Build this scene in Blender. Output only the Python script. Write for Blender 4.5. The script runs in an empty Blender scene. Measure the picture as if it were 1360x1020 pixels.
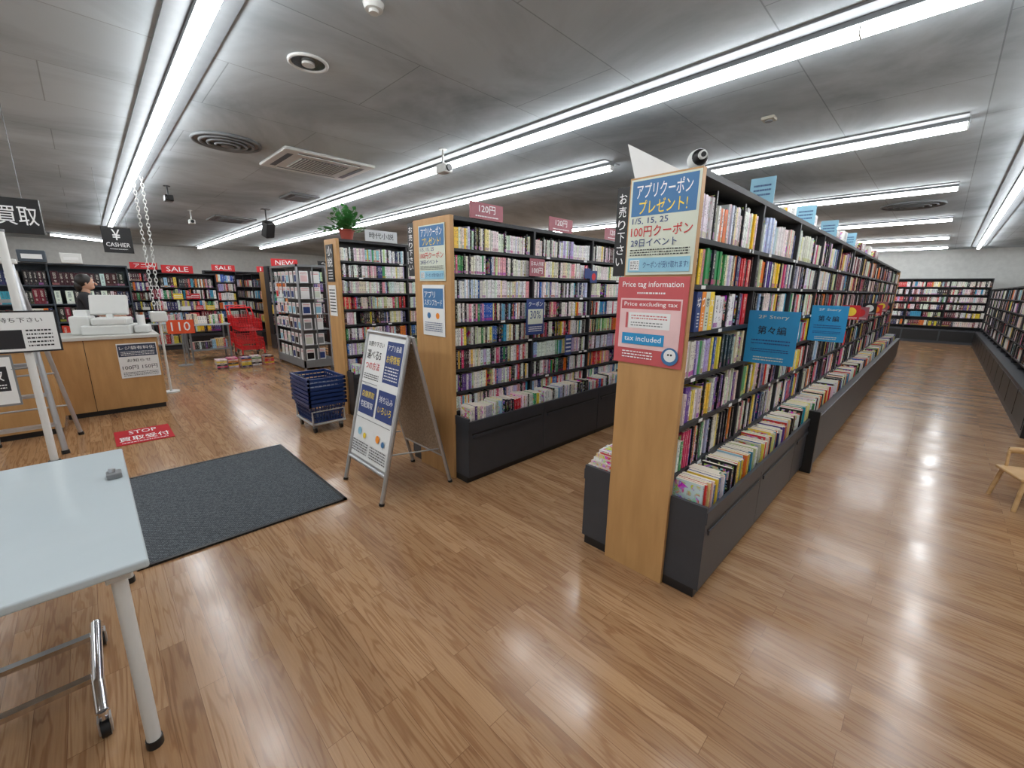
import bpy, bmesh, math, random
from mathutils import Vector, Matrix
random.seed(7)
scene=bpy.context.scene
COL=scene.collection

# ------------------------------------------------------------------ materials
_m={}
def s2l(c):
    return tuple(((v/255.)/12.92 if v/255.<=0.04045 else ((v/255.+0.055)/1.055)**2.4) for v in c)
def mat(name,rgb,rough=0.5,metal=0.0,emit=0,noise=0.06,spec=0.5,trans=0):
    if name in _m: return _m[name]
    m=bpy.data.materials.new(name); m.use_nodes=True
    nt=m.node_tree; b=nt.nodes['Principled BSDF']
    c=s2l(rgb)
    b.inputs['Roughness'].default_value=rough; b.inputs['Metallic'].default_value=metal
    b.inputs['Specular IOR Level'].default_value=spec
    if emit:
        b.inputs['Base Color'].default_value=(*c,1)
        b.inputs['Emission Color'].default_value=(*c,1); b.inputs['Emission Strength'].default_value=emit
    else:
        tc=nt.nodes.new('ShaderNodeTexCoord'); n=nt.nodes.new('ShaderNodeTexNoise'); n.inputs['Scale'].default_value=9
        n.inputs['Detail'].default_value=3
        r=nt.nodes.new('ShaderNodeValToRGB')
        r.color_ramp.elements[0].position=.3; r.color_ramp.elements[1].position=.7
        r.color_ramp.elements[0].color=(*[v*(1-noise) for v in c],1)
        r.color_ramp.elements[1].color=(*[min(1,v*(1+noise)) for v in c],1)
        nt.links.new(tc.outputs['Object'],n.inputs['Vector']); nt.links.new(n.outputs['Fac'],r.inputs['Fac'])
        nt.links.new(r.outputs['Color'],b.inputs['Base Color'])
    if trans: b.inputs['Transmission Weight'].default_value=trans
    _m[name]=m; return m

class NT:
    def __init__(s,m): s.nt=m.node_tree
    def n(s,t,**k):
        x=s.nt.nodes.new(t)
        for a,b in k.items():
            if a in x.inputs.keys(): x.inputs[a].default_value=b
            else: setattr(x,a,b)
        return x
    def l(s,a,b): s.nt.links.new(a,b)

def floor_mat():
    m=bpy.data.materials.new('vinyl_plank_floor'); m.use_nodes=True
    g=NT(m); b=m.node_tree.nodes['Principled BSDF']
    tc=g.n('ShaderNodeTexCoord')
    mp=g.n('ShaderNodeMapping'); mp.inputs['Rotation'].default_value=(0,0,math.radians(90))
    g.l(tc.outputs['Object'],mp.inputs['Vector'])
    br=g.n('ShaderNodeTexBrick'); br.offset=0.37; br.offset_frequency=2
    br.inputs['Color1'].default_value=(0,0,0,1); br.inputs['Color2'].default_value=(1,1,1,1)
    br.inputs['Mortar'].default_value=(.5,.5,.5,1)
    br.inputs['Scale'].default_value=1; br.inputs['Mortar Size'].default_value=.0009
    br.inputs['Brick Width'].default_value=.9; br.inputs['Row Height'].default_value=.09
    br.inputs['Mortar Smooth'].default_value=.1
    g.l(mp.outputs['Vector'],br.inputs['Vector'])
    comb=g.n('ShaderNodeVectorMath',operation='MULTIPLY_ADD')
    g.l(br.outputs['Color'],comb.inputs[0]); comb.inputs[1].default_value=(7,13,3)
    g.l(mp.outputs['Vector'],comb.inputs[2])
    mp2=g.n('ShaderNodeMapping'); mp2.inputs['Scale'].default_value=(1.1,13,1)
    g.l(comb.outputs[0],mp2.inputs['Vector'])
    n1=g.n('ShaderNodeTexNoise'); n1.inputs['Scale'].default_value=1.1; n1.inputs['Detail'].default_value=3; n1.inputs['Distortion'].default_value=.4
    g.l(mp2.outputs[0],n1.inputs['Vector'])
    sn=g.n('ShaderNodeMath',operation='MULTIPLY'); sn.inputs[1].default_value=48; g.l(n1.outputs['Fac'],sn.inputs[0])
    si=g.n('ShaderNodeMath',operation='SINE'); g.l(sn.outputs[0],si.inputs[0])
    mr=g.n('ShaderNodeMapRange'); mr.inputs['From Min'].default_value=-1; mr.inputs['From Max'].default_value=1
    g.l(si.outputs[0],mr.inputs['Value'])
    mp3=g.n('ShaderNodeMapping'); mp3.inputs['Scale'].default_value=(6,170,1); g.l(mp.outputs['Vector'],mp3.inputs['Vector'])
    n2=g.n('ShaderNodeTexNoise'); n2.inputs['Scale'].default_value=1; n2.inputs['Detail'].default_value=3; g.l(mp3.outputs[0],n2.inputs['Vector'])
    r1=g.n('ShaderNodeValToRGB'); e=r1.color_ramp.elements
    e[0].color=(*s2l((156,118,84)),1); e[1].color=(*s2l((182,144,107)),1)
    x=r1.color_ramp.elements.new(.5); x.color=(*s2l((169,131,95)),1)
    g.l(br.outputs['Color'],r1.inputs['Fac'])
    mx=g.n('ShaderNodeMix',data_type='RGBA',blend_type='MULTIPLY'); mx.inputs[0].default_value=1
    r2=g.n('ShaderNodeValToRGB'); r2.color_ramp.elements[0].color=(.76,.69,.64,1); r2.color_ramp.elements[1].color=(1.0,1.0,1.0,1)
    r2.color_ramp.elements[1].position=.45
    g.l(mr.outputs[0],r2.inputs['Fac'])
    g.l(r1.outputs[0],mx.inputs[6]); g.l(r2.outputs[0],mx.inputs[7])
    mx2=g.n('ShaderNodeMix',data_type='RGBA',blend_type='MULTIPLY'); mx2.inputs[0].default_value=.8
    r3=g.n('ShaderNodeValToRGB'); r3.color_ramp.elements[0].position=.3;r3.color_ramp.elements[0].color=(.82,.8,.78,1); r3.color_ramp.elements[1].color=(1,1,1,1); r3.color_ramp.elements[1].position=.6
    g.l(n2.outputs['Fac'],r3.inputs['Fac']); g.l(mx.outputs[2],mx2.inputs[6]); g.l(r3.outputs[0],mx2.inputs[7])
    mx3=g.n('ShaderNodeMix',data_type='RGBA'); g.l(br.outputs['Fac'],mx3.inputs[0]); g.l(mx2.outputs[2],mx3.inputs[6]); mx3.inputs[7].default_value=(*s2l((120,86,60)),1)
    g.l(mx3.outputs[2],b.inputs['Base Color'])
    n3=g.n('ShaderNodeTexNoise'); n3.inputs['Scale'].default_value=3.5; n3.inputs['Detail'].default_value=6; g.l(tc.outputs['Object'],n3.inputs['Vector'])
    rr=g.n('ShaderNodeMapRange'); rr.inputs['From Min'].default_value=.3; rr.inputs['From Max'].default_value=.7
    rr.inputs['To Min'].default_value=.13; rr.inputs['To Max'].default_value=.27
    g.l(n3.outputs['Fac'],rr.inputs['Value']); g.l(rr.outputs[0],b.inputs['Roughness'])
    n4=g.n('ShaderNodeTexNoise'); n4.inputs['Scale'].default_value=7; n4.inputs['Detail'].default_value=2; g.l(tc.outputs['Object'],n4.inputs['Vector'])
    bp=g.n('ShaderNodeBump'); bp.inputs['Strength'].default_value=.12; bp.inputs['Distance'].default_value=.01
    g.l(n4.outputs['Fac'],bp.inputs['Height'])
    g.l(bp.outputs[0],b.inputs['Normal'])
    b.inputs['Specular IOR Level'].default_value=.7
    return m

def ceiling_mat():
    m=bpy.data.materials.new('painted_ceiling_board'); m.use_nodes=True
    g=NT(m); b=m.node_tree.nodes['Principled BSDF']
    tc=g.n('ShaderNodeTexCoord')
    n1=g.n('ShaderNodeTexNoise'); n1.inputs['Scale'].default_value=.6; n1.inputs['Detail'].default_value=9; n1.inputs['Roughness'].default_value=.62; n1.inputs['Distortion'].default_value=.8
    g.l(tc.outputs['Object'],n1.inputs['Vector'])
    r=g.n('ShaderNodeValToRGB'); r.color_ramp.elements[0].position=.32; r.color_ramp.elements[1].position=.6
    r.color_ramp.elements[0].color=(*s2l((148,157,162)),1); r.color_ramp.elements[1].color=(*s2l((194,203,208)),1)
    g.l(n1.outputs['Fac'],r.inputs['Fac'])
    br=g.n('ShaderNodeTexBrick'); br.offset=.5
    br.inputs['Color1'].default_value=(1,1,1,1); br.inputs['Color2'].default_value=(.9,.9,.9,1); br.inputs['Mortar'].default_value=(.35,.35,.35,1)
    br.inputs['Scale'].default_value=1; br.inputs['Mortar Size'].default_value=.004; br.inputs['Brick Width'].default_value=1.82; br.inputs['Row Height'].default_value=.91
    g.l(tc.outputs['Object'],br.inputs['Vector'])
    mx=g.n('ShaderNodeMix',data_type='RGBA',blend_type='MULTIPLY'); mx.inputs[0].default_value=.6
    g.l(r.outputs[0],mx.inputs[6]); g.l(br.outputs['Color'],mx.inputs[7]); g.l(mx.outputs[2],b.inputs['Base Color'])
    b.inputs['Roughness'].default_value=.8
    return m

def wood_mat(name,c0,c1,rot=0,scale=(1,1,1)):
    m=bpy.data.materials.new(name); m.use_nodes=True
    g=NT(m); b=m.node_tree.nodes['Principled BSDF']
    tc=g.n('ShaderNodeTexCoord'); mp=g.n('ShaderNodeMapping'); mp.inputs['Scale'].default_value=scale
    g.l(tc.outputs['Object'],mp.inputs['Vector'])
    n=g.n('ShaderNodeTexNoise'); n.inputs['Scale'].default_value=6; n.inputs['Detail'].default_value=6
    g.l(mp.outputs[0],n.inputs['Vector'])
    r=g.n('ShaderNodeValToRGB'); r.color_ramp.elements[0].position=.3; r.color_ramp.elements[1].position=.7
    r.color_ramp.elements[0].color=(*s2l(c0),1); r.color_ramp.elements[1].color=(*s2l(c1),1)
    g.l(n.outputs['Fac'],r.inputs['Fac']); g.l(r.outputs[0],b.inputs['Base Color'])
    b.inputs['Roughness'].default_value=.45
    return m

def book_mat():
    m=bpy.data.materials.new('book_covers'); m.use_nodes=True
    g=NT(m); b=m.node_tree.nodes['Principled BSDF']
    ca=g.n('ShaderNodeVertexColor'); ca.layer_name='Col'
    uv=g.n('ShaderNodeUVMap'); uv.uv_map='UVMap'
    sp=g.n('ShaderNodeSeparateXYZ'); g.l(uv.outputs[0],sp.inputs[0])
    def between(sock,lo,hi):
        a=g.n('ShaderNodeMath',operation='GREATER_THAN'); g.l(sock,a.inputs[0]); a.inputs[1].default_value=lo
        c=g.n('ShaderNodeMath',operation='LESS_THAN'); g.l(sock,c.inputs[0]); c.inputs[1].default_value=hi
        d=g.n('ShaderNodeMath',operation='MULTIPLY'); g.l(a.outputs[0],d.inputs[0]); g.l(c.outputs[0],d.inputs[1]); return d.outputs[0]
    def mul(a,c):
        d=g.n('ShaderNodeMath',operation='MULTIPLY'); g.l(a,d.inputs[0]); g.l(c,d.inputs[1]); return d.outputs[0]
    tc=g.n('ShaderNodeTexCoord')
    n=g.n('ShaderNodeTexNoise'); n.inputs['Scale'].default_value=170; n.inputs['Detail'].default_value=1
    g.l(tc.outputs['Object'],n.inputs['Vector'])
    th=g.n('ShaderNodeMath',operation='GREATER_THAN'); g.l(n.outputs['Fac'],th.inputs[0]); th.inputs[1].default_value=.52
    title=mul(mul(between(sp.outputs['X'],.3,.7),between(sp.outputs['Y'],.48,.9)),th.outputs[0])
    auth=mul(mul(between(sp.outputs['X'],.35,.65),between(sp.outputs['Y'],.22,.36)),th.outputs[0])
    ad=g.n('ShaderNodeMath',operation='MAXIMUM'); g.l(title,ad.inputs[0]); g.l(auth,ad.inputs[1])
    lum=g.n('ShaderNodeRGBToBW'); g.l(ca.outputs['Color'],lum.inputs[0])
    lt=g.n('ShaderNodeMath',operation='LESS_THAN'); g.l(lum.outputs[0],lt.inputs[0]); lt.inputs[1].default_value=.22
    wn=g.n('ShaderNodeTexWhiteNoise',noise_dimensions='3D')
    g.l(ca.outputs['Color'],wn.inputs['Vector'])
    hs=g.n('ShaderNodeHueSaturation'); g.l(wn.outputs['Color'],hs.inputs['Color']); hs.inputs['Saturation'].default_value=1.25; hs.inputs['Value'].default_value=.5
    dk=g.n('ShaderNodeMix',data_type='RGBA'); dk.inputs[0].default_value=.25; dk.inputs[6].default_value=(.03,.03,.04,1); g.l(hs.outputs[0],dk.inputs[7])
    ink=g.n('ShaderNodeMix',data_type='RGBA'); g.l(lt.outputs[0],ink.inputs[0]); g.l(dk.outputs[2],ink.inputs[6]); ink.inputs[7].default_value=(.75,.73,.65,1)
    mx=g.n('ShaderNodeMix',data_type='RGBA'); g.l(ad.outputs[0],mx.inputs[0]); g.l(ca.outputs['Color'],mx.inputs[6]); g.l(ink.outputs[2],mx.inputs[7])
    bsel=g.n('ShaderNodeMath',operation='GREATER_THAN'); g.l(wn.outputs['Value'],bsel.inputs[0]); bsel.inputs[1].default_value=.55
    band=mul(mul(between(sp.outputs['Y'],.03,.17),between(sp.outputs['X'],.02,.98)),bsel.outputs[0])
    mx2=g.n('ShaderNodeMix',data_type='RGBA'); g.l(band,mx2.inputs[0]); g.l(mx.outputs[2],mx2.inputs[6]); g.l(hs.outputs[0],mx2.inputs[7])
    # printed artwork on the front covers (u in 2..3)
    an=g.n('ShaderNodeTexNoise'); an.inputs['Scale'].default_value=24; an.inputs['Detail'].default_value=2; an.inputs['Distortion'].default_value=1.2
    g.l(tc.outputs['Object'],an.inputs['Vector'])
    ah=g.n('ShaderNodeHueSaturation'); g.l(an.outputs['Color'],ah.inputs['Color']); ah.inputs['Saturation'].default_value=2.6; ah.inputs['Value'].default_value=1.1
    asel=g.n('ShaderNodeMath',operation='GREATER_THAN'); g.l(an.outputs['Fac'],asel.inputs[0]); asel.inputs[1].default_value=.47
    art=mul(mul(between(sp.outputs['X'],2.08,2.92),between(sp.outputs['Y'],.08,.92)),asel.outputs[0])
    mx4=g.n('ShaderNodeMix',data_type='RGBA'); g.l(art,mx4.inputs[0]); g.l(mx2.outputs[2],mx4.inputs[6]); g.l(ah.outputs[0],mx4.inputs[7])
    g.l(mx4.outputs[2],b.inputs['Base Color'])
    b.inputs['Roughness'].default_value=.35
    return m

WOOD=wood_mat('oak_veneer_panel',(176,134,84),(192,149,97),scale=(3,3,.5))
BIRCH=wood_mat('birch_plywood',(190,150,100),(214,178,130),scale=(1,1,4))
BOOK=book_mat()
BLACK=mat('charcoal_steel',(54,57,63),.4)
DARK=mat('dark_shelf_steel',(32,33,37),.5)
BK=mat('black_plastic',(18,18,20),.4)
GREY=mat('grey_plastic',(120,122,124),.5)
WHITE=mat('white_paper',(228,229,228),.5,noise=.02)
WPL=mat('white_plastic',(214,215,212),.4,noise=.03)
ALU=mat('brushed_aluminium',(190,192,195),.35,metal=.8)
CHROME=mat('chrome',(215,215,218),.12,metal=1)
NAVY=mat('navy_print',(40,62,120),.5)
BLUE=mat('cyan_blue_card',(34,140,195),.5)
LBLUE=mat('pale_blue_card',(140,190,212),.5)
CREAM=mat('cream_poster',(206,212,196),.45,noise=.02)
SKYP=mat('poster_blue',(60,112,160),.45)
PINKR=mat('poster_coral',(192,84,88),.5)
PINKL=mat('poster_pale_pink',(226,190,190),.5)
RED=mat('red_print',(200,36,42),.45)
REDM=mat('red_mat_fibre',(178,24,36),.9)
ORANGE=mat('orange_print',(235,140,40),.5)
YEL=mat('yellow_print',(240,208,60),.5)
MAUVE=mat('header_mauve',(160,92,102),.5)
INK=mat('ink',(30,30,34),.6)
WINK=mat('white_ink',(236,236,236),.6,noise=.01)
CORK=wood_mat('particle_board_back',(116,98,80),(176,156,132),scale=(12,12,12))
BASK=mat('blue_basket_plastic',(20,48,100),.4)
REDP=mat('red_cart_plastic',(205,28,34),.35)
GREEN=mat('leaf_green',(56,120,56),.5,noise=.3)
POT=mat('terracotta_pot',(150,62,48),.6)
LAM=mat('white_laminate',(186,196,200),.1,noise=.01)
TUBE=mat('led_tube',(250,253,255),emit=25.5)
HOUS=mat('light_housing',(118,122,125),.6)
SKIN=mat('skin',(205,160,135),.55)
HAIR=mat('dark_hair',(28,22,20),.5)
CLOTH=mat('black_cloth',(30,31,36),.8)
SLATE=mat('slate_shelving',(62,72,82),.5)
CTOP=mat('counter_top_grey',(190,188,182),.35)

# ------------------------------------------------------------------ mesh builder
class MB:
    def __init__(s): s.v=[]; s.f=[]; s.m=[]; s.mats=[]; s.smooth=[]
    def mi(s,m):
        if m not in s.mats: s.mats.append(m)
        return s.mats.index(m)
    def add(s,vs,fs,m,smooth=False):
        o=len(s.v); s.v+= [tuple(v) for v in vs]; k=s.mi(m)
        for f in fs: s.f.append(tuple(i+o for i in f)); s.m.append(k); s.smooth.append(smooth)
    def box(s,x0,x1,y0,y1,z0,z1,m,M=None):
        vs=[Vector((x,y,z)) for z in (z0,z1) for y in (y0,y1) for x in (x0,x1)]
        if M is not None: vs=[M@v for v in vs]
        s.add(vs,[(0,2,3,1),(4,5,7,6),(0,1,5,4),(2,6,7,3),(0,4,6,2),(1,3,7,5)],m)
    def rbox(s,x0,x1,y0,y1,z0,z1,m,b=.01,M=None,seg=2):
        bm=bmesh.new(); bmesh.ops.create_cube(bm,size=1)
        for v in bm.verts:
            v.co=Vector(((x0+x1)/2+v.co.x*(x1-x0),(y0+y1)/2+v.co.y*(y1-y0),(z0+z1)/2+v.co.z*(z1-z0)))
        bmesh.ops.bevel(bm,geom=list(bm.edges),offset=b,segments=seg,affect='EDGES',profile=.5)
        s.bm(bm,m,M)
    def bm(s,bm,m,M=None,smooth=False):
        bm.verts.index_update()
        vs=[(M@v.co if M is not None else v.co.copy()) for v in bm.verts]
        s.add(vs,[[v.index for v in f.verts] for f in bm.faces],m,smooth); bm.free()
    def cyl(s,p0,p1,r,m,seg=12,r1=None,caps=True):
        p0=Vector(p0);p1=Vector(p1); r1=r if r1 is None else r1
        d=(p1-p0).normalized(); a=d.orthogonal().normalized(); b=d.cross(a)
        vs=[]
        for p,rr in ((p0,r),(p1,r1)):
            for i in range(seg):
                t=2*math.pi*i/seg; vs.append(p+a*math.cos(t)*rr+b*math.sin(t)*rr)
        fs=[(i,(i+1)%seg,seg+(i+1)%seg,seg+i) for i in range(seg)]
        s.add(vs,fs,m,True)
        if caps: s.add(vs,[tuple(range(seg-1,-1,-1)),tuple(range(seg,2*seg))],m)
    def tube(s,pts,r,m,seg=10):
        for a,b in zip(pts[:-1],pts[1:]): s.cyl(a,b,r,m,seg)
        for p in pts[1:-1]: s.ball(p,r,m,seg=seg)
    def ball(s,c,r,m,seg=14,sc=(1,1,1),M=None):
        bm=bmesh.new(); bmesh.ops.create_uvsphere(bm,u_segments=seg,v_segments=max(6,seg//2+1),radius=1)
        for v in bm.verts: v.co=Vector((c[0]+v.co.x*r*sc[0],c[1]+v.co.y*r*sc[1],c[2]+v.co.z*r*sc[2]))
        s.bm(bm,m,M,True)
    def torus(s,c,R,r,m,axis='z',seg=28,sc=1.0,M=None,rs=8):
        vs=[];fs=[]
        for i in range(seg):
            a=2*math.pi*i/seg
            for j in range(rs):
                t=2*math.pi*j/rs; q=(R+r*math.cos(t))
                p=Vector((q*math.cos(a),q*math.sin(a)*sc,r*math.sin(t)))
                if axis=='x': p=Vector((p.z,p.x,p.y))
                if axis=='y': p=Vector((p.x,p.z,p.y))
                p=p+Vector(c); vs.append(M@p if M is not None else p)
        for i in range(seg):
            for j in range(rs):
                fs.append((i*rs+j,((i+1)%seg)*rs+j,((i+1)%seg)*rs+(j+1)%rs,i*rs+(j+1)%rs))
        s.add(vs,fs,m,True)
    def quad(s,a,b,c,d,m): s.add([a,b,c,d],[(0,1,2,3)],m)
    def obj(s,name,parent=None):
        me=bpy.data.meshes.new(name); me.from_pydata(s.v,[],s.f)
        for m in s.mats: me.materials.append(m)
        me.polygons.foreach_set('material_index',s.m); me.polygons.foreach_set('use_smooth',s.smooth)
        me.update(); o=bpy.data.objects.new(name,me); COL.objects.link(o)
        if parent: o.parent=parent
        return o

def empty(name):
    e=bpy.data.objects.new(name,None); e.empty_display_size=.2; COL.objects.link(e); return e

_tc={}
def text_geo(s):
    if s in _tc: return _tc[s]
    cu=bpy.data.curves.new('t','FONT'); cu.body=s; cu.resolution_u=2; cu.size=1; cu.offset=.004
    o=bpy.data.objects.new('t',cu); COL.objects.link(o)
    dg=bpy.context.evaluated_depsgraph_get(); dg.update()
    me=bpy.data.meshes.new_from_object(o.evaluated_get(dg))
    vs=[v.co.copy() for v in me.vertices]; fs=[tuple(p.vertices) for p in me.polygons]
    bpy.data.objects.remove(o); bpy.data.curves.remove(cu); bpy.data.meshes.remove(me)
    if vs:
        x0=min(v.x for v in vs);x1=max(v.x for v in vs);y0=min(v.y for v in vs);y1=max(v.y for v in vs)
        vs=[Vector(((v.x-x0)/max(x1-x0,1e-6),(v.y-y0)/max(y1-y0,1e-6),0)) for v in vs]
    _tc[s]=(vs,fs); return _tc[s]

def panel(mb,o,rv,uv,w,h,items,back=WHITE,thick=.004):
    """flat printed board: o = lower-left corner of the front, rv/uv unit vectors, items in 0..1 coords"""
    o=Vector(o); rv=Vector(rv).normalized(); uv=Vector(uv).normalized(); n=rv.cross(uv)
    P=lambda u,v,d=0: o+rv*(u*w)+uv*(v*h)+n*d
    vs=[P(0,0,-thick),P(1,0,-thick),P(1,1,-thick),P(0,1,-thick),P(0,0),P(1,0),P(1,1),P(0,1)]
    mb.add(vs,[(3,2,1,0),(4,5,6,7),(0,1,5,4),(1,2,6,5),(2,3,7,6),(3,0,4,7)],back)
    k=0
    for it in items:
        k+=1; d=.0006+.0004*k
        if it[0]=='r':
            _,u0,v0,u1,v1,m=it; mb.quad(P(u0,v0,d),P(u1,v0,d),P(u1,v1,d),P(u0,v1,d),m)
        elif it[0]=='c':
            _,u,v,r,m=it; a=h/w
            mb.add([P(u+math.cos(t*math.pi/10)*r*a,v+math.sin(t*math.pi/10)*r,d) for t in range(20)],[tuple(range(20))],m)
        elif it[0]=='t':
            _,s,u0,v0,u1,v1,m=it
            tv,tf=text_geo(s)
            if tv: mb.add([P(u0+(u1-u0)*v.x,v0+(v1-v0)*v.y,d) for v in tv],tf,m)
        elif it[0]=='l':
            _,u0,v0,u1,v1,cnt,m=it
            for i in range(cnt):
                vv=v0+(v1-v0)*(i+.25)/cnt; hh=(v1-v0)/cnt*.4
                u=u0
                while u<u1:
                    L=random.uniform(.01,.05); e=min(u+L,u1); mb.quad(P(u,vv,d),P(e,vv,d),P(e,vv+hh,d),P(u,vv+hh,d),m); u+=L+.012

# ------------------------------------------------------------------ books
PAL={
 'white':[(232,231,226)]*9+[(218,213,202),(236,233,228),(226,205,206),(204,214,226),(228,218,184),(206,216,200)],
 'vivid':[(204,40,48),(226,118,38),(236,200,50),(52,140,78),(30,84,170),(92,60,140),(206,70,116),(30,30,36),(46,150,186),(214,56,52),(238,210,80),(26,46,104)],
 'pastel':[(224,160,170),(228,196,202),(156,196,218),(188,208,156),(234,222,150),(184,170,210)],
 'dark':[(24,24,28),(36,32,40),(60,24,30),(20,34,80),(40,44,48)],
 'maroon':[(110,20,38),(124,24,44),(92,18,32),(64,14,24)],
}
def pick(w):
    k=random.random()*sum(w.values())
    for a,b in w.items():
        k-=b
        if k<=0: break
    c=random.choice(PAL[a]); return tuple(max(0,min(255,v+random.randint(-10,10))) for v in c)
class Books:
    def __init__(s): s.v=[];s.f=[];s.c=[];s.uv=[]
    def book(s,o,A,N,w,h,d,col,tilt=0,art=False):
        Z=Vector((0,0,1))
        if tilt: Z=(Z+A*tilt).normalized()
        b=len(s.v)
        for dd in (0,-d):
            for (a,z) in ((0,0),(w,0),(w,h),(0,h)): s.v.append(tuple(o+A*a+Z*z+N*dd))
        c=s2l(col); pg=s2l((214,206,190))
        F=[((0,1,2,3),c,1),((5,4,7,6),pg,0),((1,5,6,2),c,2),((4,0,3,7),c,2),((3,2,6,7),c if art else pg,2 if art else 0)]
        for f,cc,sp in F:
            s.f.append(tuple(i+b for i in f))
            for k in range(4):
                s.c+= [cc[0],cc[1],cc[2],1.0]
            s.uv+= [0,0,1,0,1,1,0,1] if sp==1 else ([2,0,3,0,3,1,2,1] if sp==2 else [0,0,0,0,0,0,0,0])
    def row(s,o,A,N,L,hmin,hmax,d,w,wt=(.010,.024),gap=.02,div=.045,runs=True,jit=.014,same=.6):
        o=Vector(o);A=Vector(A);N=Vector(N); x=.004; run=0
        while x<L-.03:
            if run<=0:
                run=random.randint(1,9) if runs else 1
                hh=random.uniform(hmin,hmax); ww=random.uniform(*wt); base=pick(w)
            run-=1
            if random.random()<gap: x+=random.uniform(.02,.06); continue
            if random.random()<div:
                s.book(o+A*x+N*.006,A,N,.016,hmax*1.0,d,(14,14,16)); x+=.018; continue
            w1=ww*random.uniform(.85,1.2)
            if x+w1>L: break
            c=base if random.random()<same else pick(w)
            s.book(o+A*x+N*random.uniform(-jit,0),A,N,w1,hh*random.uniform(.97,1.02),d,c); x+=w1+.0008
    def obj(s,name,parent=None):
        me=bpy.data.meshes.new(name); me.from_pydata(s.v,[],s.f)
        ca=me.color_attributes.new(name='Col',type='FLOAT_COLOR',domain='CORNER'); ca.data.foreach_set('color',s.c)
        u=me.uv_layers.new(name='UVMap'); u.data.foreach_set('uv',s.uv)
        me.materials.append(BOOK); me.update(); o=bpy.data.objects.new(name,me); COL.objects.link(o)
        if parent: o.parent=parent
        return o

# ------------------------------------------------------------------ room shell
XA,XB,YA,YB,ZC=-3.5,20.5,-3.2,22.0,3.0
WALLM=mat('painted_wall',(214,215,212),.8)
mb=MB(); mb.box(XA,XB,YA,YB,-.05,0,floor_mat()); mb.obj('floor')
mb=MB(); mb.box(XA,XB,YA,YB,ZC,ZC+.05,ceiling_mat()); mb.obj('ceiling')
for nm,a in dict(wall_east=(XB,XB+.1,YA,YB),wall_west=(XA-.1,XA,YA,YB),wall_north=(XA,XB,YB,YB+.1),wall_south=(XA,XB,YA-.1,YA)).items():
    mb=MB(); mb.box(*a,0,ZC,WALLM); mb.obj(nm)
for nm,a in dict(baseboard_east=(XB-.015,XB,YA,YB),baseboard_north=(XA,XB,YB-.015,YB),baseboard_west=(XA,XA+.015,YA,YB),baseboard_south=(XA,XB,YA,YA+.015)).items():
    mb=MB(); mb.box(*a,0,.08,BK); mb.obj(nm)

# ------------------------------------------------------------------ linear lights
def linear_light(p0,p1,hw=.15,tw=.03):
    p0=Vector((*p0,ZC));p1=Vector((*p1,ZC)); d=(p1-p0); L=d.length; d.normalize()
    M=Matrix.Translation(p0)@Matrix(((d.x,-d.y,0,0),(d.y,d.x,0,0),(0,0,1,0),(0,0,0,1)))
    mb=MB()
    mb.box(0,L,-hw,hw,-.012,0,HOUS,M)
    mb.box(0,L,-.04,.04,-.04,-.012,HOUS,M)
    n=max(1,round(L/1.25))
    for i in range(n+1):
        x=min(L-.008,max(0.0,i*L/n-.004)); mb.box(x,x+.008,-.033,.033,-.092,-.04,WPL,M)
    mb.box(.01,L-.01,-tw,tw,-.088,-.041,TUBE,M)
    return mb.obj('linear_ceiling_light')
linear_light((.65,-1.0),(.71,15.6))
linear_light((3.16,-2.0),(3.45,21))
linear_light((4.57,2.97),(5.1,19))
linear_light((5.46,.09),(5.6,2.9))
linear_light((8.5,.1),(8.6,14)); linear_light((11.9,.12),(12,14)); linear_light((15.6,.14),(15.6,14)); linear_light((18.8,.15),(18.8,10))
linear_light((1.6,-.42),(19.5,-.5))
linear_light((-.5,19.2),(.7,20.4)); linear_light((-1.9,-1.5),(-1.9,14))  # second strip, far left, is an added lamp outside the view

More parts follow.
